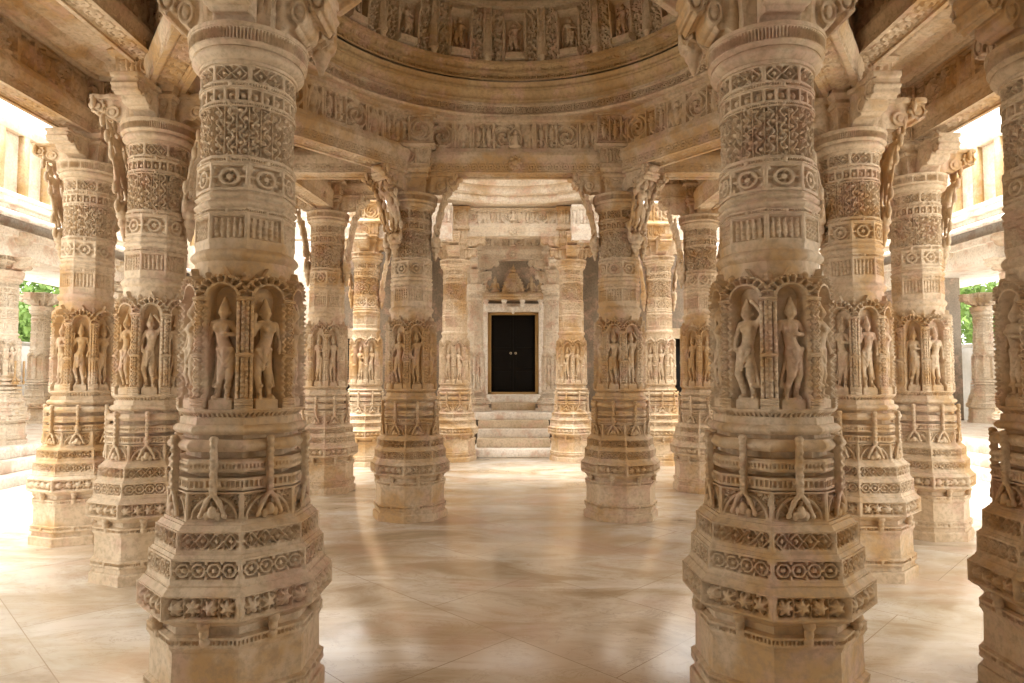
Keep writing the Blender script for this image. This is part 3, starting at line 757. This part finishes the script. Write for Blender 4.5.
# ------------------------------------------------------------------ ceiling, floor, walls
def ceiling():
    # hall slab with a round hole
    n = 160; th = np.arange(n) / n * 2 * PI
    x0, x1, y0, y1 = -4.9, 4.9, -6.0, 9.75
    inner = np.stack([DC[0] + 2.6 * np.cos(th), DC[1] + 2.6 * np.sin(th)], -1)
    c, s = np.cos(th), np.sin(th)
    t = np.minimum(np.where(c > 0, (x1 - DC[0]) / np.maximum(c, 1e-6), (x0 - DC[0]) / np.minimum(c, -1e-6)), np.where(s > 0, (y1 - DC[1]) / np.maximum(s, 1e-6), (y0 - DC[1]) / np.minimum(s, -1e-6)))
    outer = np.stack([DC[0] + t * c, DC[1] + t * s], -1)
    # snap to corners
    for cx in (x0, x1):
        for cy in (y0, y1):
            k = np.argmin(np.hypot(outer[:, 0] - cx, outer[:, 1] - cy)); outer[k] = (cx, cy)
    rows = []
    for z in (CEIL_Z + .002, CEIL_Z + .25):
        rows.append(np.concatenate([inner, np.full((n, 1), z)], 1)); rows.append(np.concatenate([outer, np.full((n, 1), z)], 1))
    V = np.concatenate([rows[0], rows[1], rows[3], rows[2]])
    j = np.arange(n); j2 = (j + 1) % n; Q = []
    for a, b in ((0, 1), (1, 2), (2, 3), (3, 0)):
        Q.append(np.stack([a * n + j, a * n + j2, b * n + j2, b * n + j], -1))
    return mesh_np('ceiling', V, np.concatenate(Q), False)
tag(link('ceiling', ceiling(), 'plain'), 'flat marble ceiling slabs around the dome', None, None, 'structure')
tag(link('wall_light_block_back', boxes('wall_light_block_back', [(-4.9, -6.3, 0, -1, -6, 4.84), (1, -6.3, 0, 4.9, -6, 4.84), (-1, -6.3, 2.6, 1, -6, 4.84)]), 'niche'), 'unseen wall added behind the camera to cut light', None, None, 'structure')  # unseen end wall, added so less light comes from behind
for nm, sx in (('wall_light_block_left', -1), ('wall_light_block_right', 1)):  # added walls close unseen openings, keeping light off the near pillars
    tag(link(nm, boxes(nm, [(min(sx * 4.7, sx * 4.9), -6, 0, max(sx * 4.7, sx * 4.9), .9, 4.59)]), 'niche'), 'unseen side wall added beside the camera to dim the near pillars', None, None, 'structure')
# dome shell outside (keeps daylight out)
shell = revolve('dome_shell', [(.2, 2.75, .5, 2.7, 0, None, 0), (.5, 2.7, 1.6, 2.1, 0, None, 0), (1.6, 2.1, 2.35, 1.2, 0, None, 0), (2.35, 1.2, 2.6, .05, 0, None, 0)], 20, 4, .05, cap=False)
link('outer_shell', shell, 'plain', dome)
# aisle ceiling coffers (raised frames under the slab)
def coffer(x0, y0, x1, y1, z, label):
    w, h = abs(x1 - x0), abs(y1 - y0)
    segs = [(x0, y0, x1, y0), (x1, y0, x1, y1), (x1, y1, x0, y1), (x0, y1, x0, y0)]
    root = empty('ceiling_panel', ((x0 + x1) / 2, (y0 + y1) / 2, z), label, 'ceiling panel', 'carved aisle ceiling panels')
    nx, ny = max(8, int(w / .02)), max(8, int(h / .02))
    X, Y = np.meshgrid(np.linspace(-w / 2 + .02, w / 2 - .02, nx), np.linspace(-h / 2 + .02, h / 2 - .02, ny))
    e = np.minimum(w / 2 - np.abs(X), h / 2 - np.abs(Y))
    Z = -.07 + .06 * ss(.16, .2, e) - .05 * ss(.34, .37, e) * (1 - ss(.5, .53, e))
    wx = vn(X * 9 + 3, Y * 9, 1) - .5
    Z = Z + .012 * line(vn(X * 14 + wx * 3, Y * 14, 4) - .5, .1)
    V = np.stack([X, Y, Z], -1).reshape(-1, 3)
    link('carved_field', mesh_np('carved_field', V, grid_quads(ny, nx, False, True)), 'stone', root)
    fr = boxes('panel_frame', [(-w / 2, -h / 2, -.09, w / 2, -h / 2 + .05, 0), (-w / 2, h / 2 - .05, -.09, w / 2, h / 2, 0), (-w / 2, -h / 2 + .05, -.09, -w / 2 + .05, h / 2 - .05, 0), (w / 2 - .05, -h / 2 + .05, -.09, w / 2, h / 2 - .05, 0)])
    link('panel_frame', fr, 'plain', root)
coffer(-4.1, 3.65, -3.2, 6.45, CEIL_Z, 'carved ceiling panel above the left aisle, left of the left carved pillar')
coffer(3.1, 3.65, 4.0, 6.6, CEIL_Z, 'carved ceiling panel above the right aisle, right of the right carved pillar')
coffer(-4.1, 6.95, -3.1, 9.2, CEIL_Z, 'carved ceiling panel deeper in the left aisle, behind the hall edge pillar')
coffer(3.1, 7.15, 4.0, 9.2, CEIL_Z, 'carved ceiling panel deeper in the right aisle, behind the hall edge pillar')
coffer(-2.5, 7.95, -1.3, 9.2, CEIL_Z, 'carved ceiling panel behind the left middle pillar')
coffer(1.4, 7.95, 2.5, 9.2, CEIL_Z, 'carved ceiling panel behind the right middle pillar')

# floor
tag(link('floor', boxes('floor', [(-5.2, -6.5, -.2, 5.2, 17, 0)]), 'floor'), 'polished veined marble floor', None, None, 'structure')
tag(link('courtyard_ground', boxes('courtyard_ground', [(-30, -12, -.25, -5.2, 40, -.01), (5.2, -12, -.25, 30, 40, -.01), (-5.2, 17, -.25, 5.2, 40, -.01), (-5.2, -12, -.25, 5.2, -6.5, -.01)]), 'paving'), 'pale sunlit courtyard paving', None, None, 'structure')

# small vault over the passage behind the middle pillars, top opened for extra daylight
vault = empty('marble_ring', (.03, 10.3, 4.84), 'pale small vault of carved marble courses, top opened for light, seen between the middle pillars above the porch', 'ring')
vb = [(.0, 2.75, 0, 2.16, 0, None, 0), (0, 2.16, .04, 2.13, 0, None, 0), (.04, 2.15, .15, 2.15, 0, I(k_soft), .016), (.15, 2.11, .18, 2.08, 0, None, 0), (.18, 2.10, .30, 2.04, (0, .02), None, 0), (.30, 2.00, .34, 1.99, 0, None, 0), (.34, 2.01, .46, 1.94, 0, I(k_soft), .016), (.46, 1.90, .5, 1.88, 0, None, 0), (.5, 1.88, .66, 1.80, 0, None, 0), (.66, 1.80, .72, 1.50, 0, None, 0), (.72, 1.50, .85, 1.50, 0, None, 0), (.85, 1.50, .80, 2.2, 0, None, 0), (.80, 2.2, .25, 2.75, 0, None, 0), (.25, 2.75, 0, 2.75, 0, None, 0)]
link('vault_ring', revolve('vault_ring', vb, 16, 30, .02, cap=False, flip=True), 'porch', vault)
# porch roof
tag(link('ceiling', boxes('ceiling', [(-4.6, 12.95, 4.84, 4.6, 17.2, 5.05)]), 'white'), 'porch ceiling slab above the steps', None, None, 'structure')

# ------------------------------------------------------------------ back wall, steps, door
WY = 16.3
tag(link('wall_back', boxes('wall_back', [(-11, WY, 0, -.62, WY + .5, 4.8), (.68, WY, 0, 11, WY + .5, 4.8), (-.62, WY, 3.15, .68, WY + .5, 4.8), (-.62, WY, 0, .68, WY + .5, 1.13)]), 'niche'), 'grey carved back wall around the door, alcove shade in its colour', None, None, 'structure')
steps = empty('stone_steps', (.03, 14.2, 0), 'broad flight of worn marble steps rising to the dark door', 'steps')
zz = [0, .16, .33, .50, .66, .82, .98, 1.13]
yy = [13.15, 13.45, 13.75, 14.0, 14.25, 15.1, 15.6, 16.0]
for i in range(7):
    hw_ = .74 if i in (1, 2, 3) else (.80 if i == 0 else (1.30 if i == 4 else .50 if i == 5 else .78))
    m = boxes('step', [(-hw_, yy[i] - 14.2, 0 if i == 0 else zz[i], hw_, WY - 14.2 - .02, zz[i + 1])], .012)
    link('step', m, 'white' if i % 2 == 0 else 'plain', steps)
door = bpy.data.objects.new('door_1', None); COL.objects.link(door); door.location = (.03, WY, 1.13); tag(door, 'tall dark double door with gilded frame at the top of the steps', None, None, 'structure')
for s in (-1, 1):
    bl = [(min(0, s * .54), .10, .06, max(0, s * .54), .16, 1.98)]
    for zz0, zz1 in ((.16, .58), (.66, 1.08), (1.16, 1.86)):
        bl.append((min(s * .07, s * .47), .085, zz0, max(s * .07, s * .47), .10, zz1))
    lf = link('door_leaf', boxes('door_leaf', bl, .006), 'black', door)
    rg = surfnet('door_ring', lambda X, Y, Z: np.hypot(np.hypot(X, Z) - .022, Y) - .008, (-.04, -.02, -.04), (.04, .02, .04), .005)
    link('door_ring', rg, 'iron', lf, (s * .06, .075, 1.02), label='small pale metal ring handle')
link('inner_frame', boxes('inner_frame', [(-.62, .0, 0, -.54, .2, 2.02), (.54, 0, 0, .62, .2, 2.02), (-.62, 0, 1.96, .62, .2, 2.04), (-.62, 0, 0, .62, .2, .07)], .01), 'gold', door, label='gilded inner door frame')
fm = boxes('outer_frame', [(-.78, -.12, -.02, -.62, .12, 2.02), (.62, -.12, -.02, .78, .12, 2.02), (-.86, -.16, 2.02, .86, .1, 2.22), (-.74, -.18, -.12, .74, .05, .02), (-.90, -.10, -.02, -.78, .1, 2.3), (.78, -.10, -.02, .90, .1, 2.3)], .012)
link('outer_frame', fm, 'white', door, label='pale marble outer door frame')
lb = surfnet('lintel_boss', chain([('e', (0, 0, 0), (.11, .07, .09)), ('e', (-.09, -.0, .03), (.06, .06, .05)), ('e', (.09, -.0, .03), (.06, .06, .05)), ('e', (0, -.05, -.01), (.06, .05, .06)), ('e', (0, -.03, -.09), (.04, .04, .05))], .02), (-.2, -.14, -.18), (.2, .1, .14), .012)
link('lintel_boss', lb, 'white', door, (0, -.17, 2.10))
can = empty('door_canopy', (.03, WY - .22, 3.42), 'carved canopy shelf with a little temple spire and seated figures above the dark door', 'door canopy')
sh = [(-.78, -.22, 0, .78, .2, .07), (-.84, -.28, .07, .84, .2, .13), (-.78, -.2, .13, .78, .2, .17)]
link('shelf', boxes('shelf', sh, .012), 'stone', can)
for x in (-.66, -.22, .22, .66):
    link('shelf_bracket', surfnet('shelf_bracket', chain([('e', (0, 0, 0), (.07, .09, .06)), ('e', (0, .02, -.09), (.055, .07, .06)), ('e', (0, .05, -.18), (.04, .05, .05))], .02), (-.12, -.13, -.26), (.12, .14, .1), .014), 'white', can, (x, -.10, -.02))
sp = []
for z, r in ((0, .26), (.07, .25), (.14, .225), (.20, .20), (.26, .165), (.32, .13), (.38, .095)): sp.append(('e', (0, 0, z), (r, r * .6, .045)))
for s in (-1, 1):
    for z, xx in ((0.02, .17), (.10, .15), (.19, .11)): sp.append(('e', (s * xx, -.07, z), (.05, .05, .07)))
sp += [('e', (0, -.14, .07), (.06, .05, .10)), ('e', (0, -.14, .19), (.05, .05, .05)), ('e', (0, 0, .46), (.065, .065, .03)), ('e', (0, 0, .51), (.035, .035, .035)), ('c', (0, 0, .52), (0, 0, .60), .018, .006)]
SPIRE = (surfnet('spire', chain(sp, .012), (-.32, -.22, -.06), (.32, .2, .64), .010))
link('spire', SPIRE, 'stone', can, (0, 0, .20), scl=(1.2, 1, 1.15))
SEAT = surfnet('seated_figure', chain([('e', (0, 0, .03), (.085, .07, .04)), ('c', (0, 0, .06), (0, 0, .16), .05, .045), ('e', (0, -.01, .235), (.035, .036, .045)), ('c', (0, 0, .25), (0, 0, .31), .03, .008), ('c', (-.05, 0, .17), (-.08, -.03, .08), .018, .016), ('c', (.05, 0, .17), (.08, -.03, .08), .018, .016)], .015), (-.13, -.1, -.03), (.13, .1, .34), .010)
for x, s in ((-.66, 1.05), (-.44, 1.3), (.44, 1.3), (.66, 1.05)):
    link('seated_figure', SEAT, 'stone', can, (x, -.02, .18), (0, 0, 0), (s, s, s))
# side doors in the back wall of the far cloister
for k, x in ((2, -4.25), (3, 4.25)):
    d = bpy.data.objects.new('door_%d' % k, None); COL.objects.link(d); d.location = (x, WY, 0)
    tag(d, 'dark doorway in the back wall on the far %s' % ('left' if x < 0 else 'right'), None, None, 'structure')
    link('door_leaf', boxes('door_leaf', [(-.5, -.03, .3, .5, .0, 2.5), (-.38, -.045, .5, -.04, -.03, 2.3), (.04, -.045, .5, .38, -.03, 2.3)]), 'black', d)
    link('door_frame', boxes('door_frame', [(-.68, -.1, 0, -.5, .02, 2.6), (.5, -.1, 0, .68, .02, 2.6), (-.75, -.12, 2.5, .75, .02, 2.75), (-.68, -.14, 0, .68, .02, .3)], .01), 'plain', d)

# ------------------------------------------------------------------ cloisters across the courtyards
CORBEL = surfnet('corbel', chain([('e', (.0, 0, -.02), (.10, .14, .07)), ('e', (.10, 0, -.01), (.09, .13, .08)), ('e', (.18, 0, .06), (.07, .12, .06)), ('b', (.04, 0, .06), (.16, .12, .05)), ('e', (-.02, 0, -.12), (.06, .09, .07))], .015), (-.2, -.2, -.24), (.3, .2, .16), .02)
def cloister(s, side):
    X = 7.5
    def bx(bl): return [(min(s * a, s * d), b, c, max(s * a, s * d), e, f) for (a, b, c, d, e, f) in bl]
    o = tag(link('cloister_plinth', boxes('cloister_plinth', bx([(7.2, 3, -.01, 12.2, 16.2, .16), (7.4, 3, .16, 12.2, 16.2, .34), (7.6, 3, .34, 12.2, 16.2, .52)]), .02), 'white'), 'stepped white stone plinth of the %s cloister across the courtyard' % side, 'plinth', None)
    # eave: sloping slab swept along Y
    root = empty('cloister_building', (s * 7.5, 12, 3.9), 'pale building with overhanging stone eave above the %s cloister' % side, 'building')
    segs = [(-.45, .0, 1.0, .42, None, 0), (1.0, .42, 1.0, .60, None, 0), (1.0, .6, -.45, .09, None, 0), (-.45, .09, -.45, 0, None, 0)]
    me = sweep('eave', 19, segs, .5, .2)
    link('eave', me, 'white', root, (0, -9 if s > 0 else 10, -.03), (0, 0, PI / 2 if s < 0 else PI / 2), (1, 1, 1)) if False else None
    V = []
    for y in (-9, 10):
        for (a, z) in ((-.25, .0), (-.25, .08), (.95, .50), (.95, .36)): V.append((s * a, y, z))
    Q = [(0, 1, 5, 4), (1, 2, 6, 5), (2, 3, 7, 6), (3, 0, 4, 7), (0, 3, 2, 1), (4, 5, 6, 7)]
    link('eave', mesh_np('eave', V, Q, False), 'white', root)
    link('ledge', boxes('ledge', bx([(.55, -9, .48, 1.3, 10, .58), (.65, -9, .40, 1.3, 10, .48), (.48, -9, .58, 1.3, 10, .64)]), .01), 'white', root)
    link('upper_wall', boxes('upper_wall', bx([(.85, -9, .64, 1.2, 10, 1.75), (.75, -9, 1.75, 1.25, 10, 1.9)]), .01), 'porch', root)
    for y in np.arange(-8.6, 10, .55):
        link('wall_rib', boxes('wall_rib', bx([(.74, y, .64, .86, y + .12, 1.75)])), 'ochre', root)
    for y in np.arange(-8.2, 10, 1.35):
        link('corbel', CORBEL, 'porch', root, (s * .42, y, -.14), (0, 0, 0 if s < 0 else PI), (1, 1, 1))
    link('roof_beam', boxes('roof_beam', bx([(.35, -9, -.42, .85, 10, .02), (.28, -9, -.12, .9, 10, .0), (.9, -9, .1, 4.8, 10, .35)]), .01), 'white', root)
    for y, ki in ((10.6, 0), (13.4, 1)):
        t = ['nearer', 'farther', 'nearest'][ki]
        pillar(s * 8.15, y, 10, .72, 'lo', {0: '%s cloister pillar with carved niches across the courtyard, on the stepped plinth', 1: '%s cloister pillar farther back across the courtyard', 2: '%s cloister pillar hidden mostly behind the hall edge pillar'}[ki] % side, 'cloister pillars', soffit=3.48, top=3.5, detail=(ki == 0), mat='white' if s > 0 else 'stone', foot=.52, bz=.75)
    tag(link('wall_' + side, boxes('wall_' + side, bx([(12.3, 3, 0, 12.6, 30, 2.35), (12.25, 3, 2.35, 12.65, 30, 2.45)])), 'grey'), 'low grey boundary wall behind the %s cloister' % side, None, None, 'structure')
cloister(-1, 'left'); cloister(1, 'right')
pillar(-10.9, 15.4, 10, .72, 'lo', 'thin brown pillar in front of the green tree on the far left', 'cloister pillars', soffit=3.48, top=3.5, detail=False, figs=False, foot=.52, bz=.7, radial=.85, mat='ochre')
pillar(10.9, 15.4, 10, .72, 'lo', 'thin brown pillar in front of the green tree on the far right', 'cloister pillars', soffit=3.48, top=3.5, detail=False, figs=False, foot=.52, bz=.7, radial=.85, mat='ochre')

def tree(x, y, h, r, label, seed):
    rs = np.random.RandomState(seed)
    t = empty('tree', (x, y, 0), label, 'tree', 'trees beyond the cloisters')
    tr = surfnet('trunk', chain([('c', (0, 0, 0), (.1, 0, h * .5), .16, .10), ('c', (.1, 0, h * .5), (-.4, .2, h * .75), .09, .04), ('c', (.1, 0, h * .5), (.5, -.2, h * .8), .09, .04), ('c', (.1, 0, h * .45), (.1, .5, h * .8), .08, .03)], .05), (-.8, -.6, -.1), (.9, .8, h * .9), .06)
    link('trunk', tr, 'bark', t)
    n = 5200
    d = rs.normal(size=(n, 3)); d /= np.linalg.norm(d, axis=1)[:, None]
    cl = rs.normal(size=(26, 3)) * np.array([.5, .5, .42]) * r
    c = cl[rs.randint(0, 26, n)] + d * (rs.rand(n, 1) ** .4) * r * .42 + np.array([0, 0, h * .72])
    a = rs.normal(size=(n, 3)); a /= np.linalg.norm(a, axis=1)[:, None]
    b = np.cross(a, rs.normal(size=(n, 3))); b /= np.linalg.norm(b, axis=1)[:, None]
    s = (.06 + .06 * rs.rand(n, 1))
    V = np.stack([c - a * s * 1.5, c + b * s * .6, c + a * s * 1.5, c - b * s * .6], 1).reshape(-1, 3)
    Q = np.arange(4 * n).reshape(-1, 4)
    o = link('foliage', mesh_np('foliage', V, Q, False), 'leaf', t)
tree(-15.6, 21.5, 4.9, 1.8, 'green leafy tree beyond the wall at the far left edge', 1)
tree(15.6, 21.5, 4.9, 1.8, 'green leafy tree beyond the wall at the far right', 2)

# ------------------------------------------------------------------ light
w = bpy.data.worlds.new('World'); sc.world = w; w.use_nodes = True
n = w.node_tree; n.nodes.clear()
bg = n.nodes.new('ShaderNodeBackground'); o = n.nodes.new('ShaderNodeOutputWorld'); n.links.new(bg.outputs[0], o.inputs[0])
bg.inputs[0].default_value = (1.0, .965, .905, 1); bg.inputs[1].default_value = 1.6
sun = bpy.data.lights.new('sun', 'SUN'); sun.energy = 5.0; sun.angle = math.radians(25); sun.color = (1, .97, .92)
so = bpy.data.objects.new('sun', sun); COL.objects.link(so); so.rotation_euler = (math.radians(9), math.radians(-5), 0)

# ------------------------------------------------------------------ camera and colour
cam = bpy.data.cameras.new('camera'); co = bpy.data.objects.new('camera', cam); COL.objects.link(co)
cam.sensor_width = 36; cam.lens = 667 / 1024 * 36; cam.clip_start = .05; cam.clip_end = 200
co.location = (0, 0, 1.6); co.rotation_euler = (math.radians(90 + 2.93), 0, 0)
sc.camera = co
sc.view_settings.view_transform = 'Standard'; sc.view_settings.look = 'None'
sc.view_settings.exposure = 1.15; sc.view_settings.gamma = 1; sc.view_settings.use_curve_mapping = False
sc.cycles.max_bounces = 10; sc.cycles.diffuse_bounces = 7; sc.cycles.glossy_bounces = 3
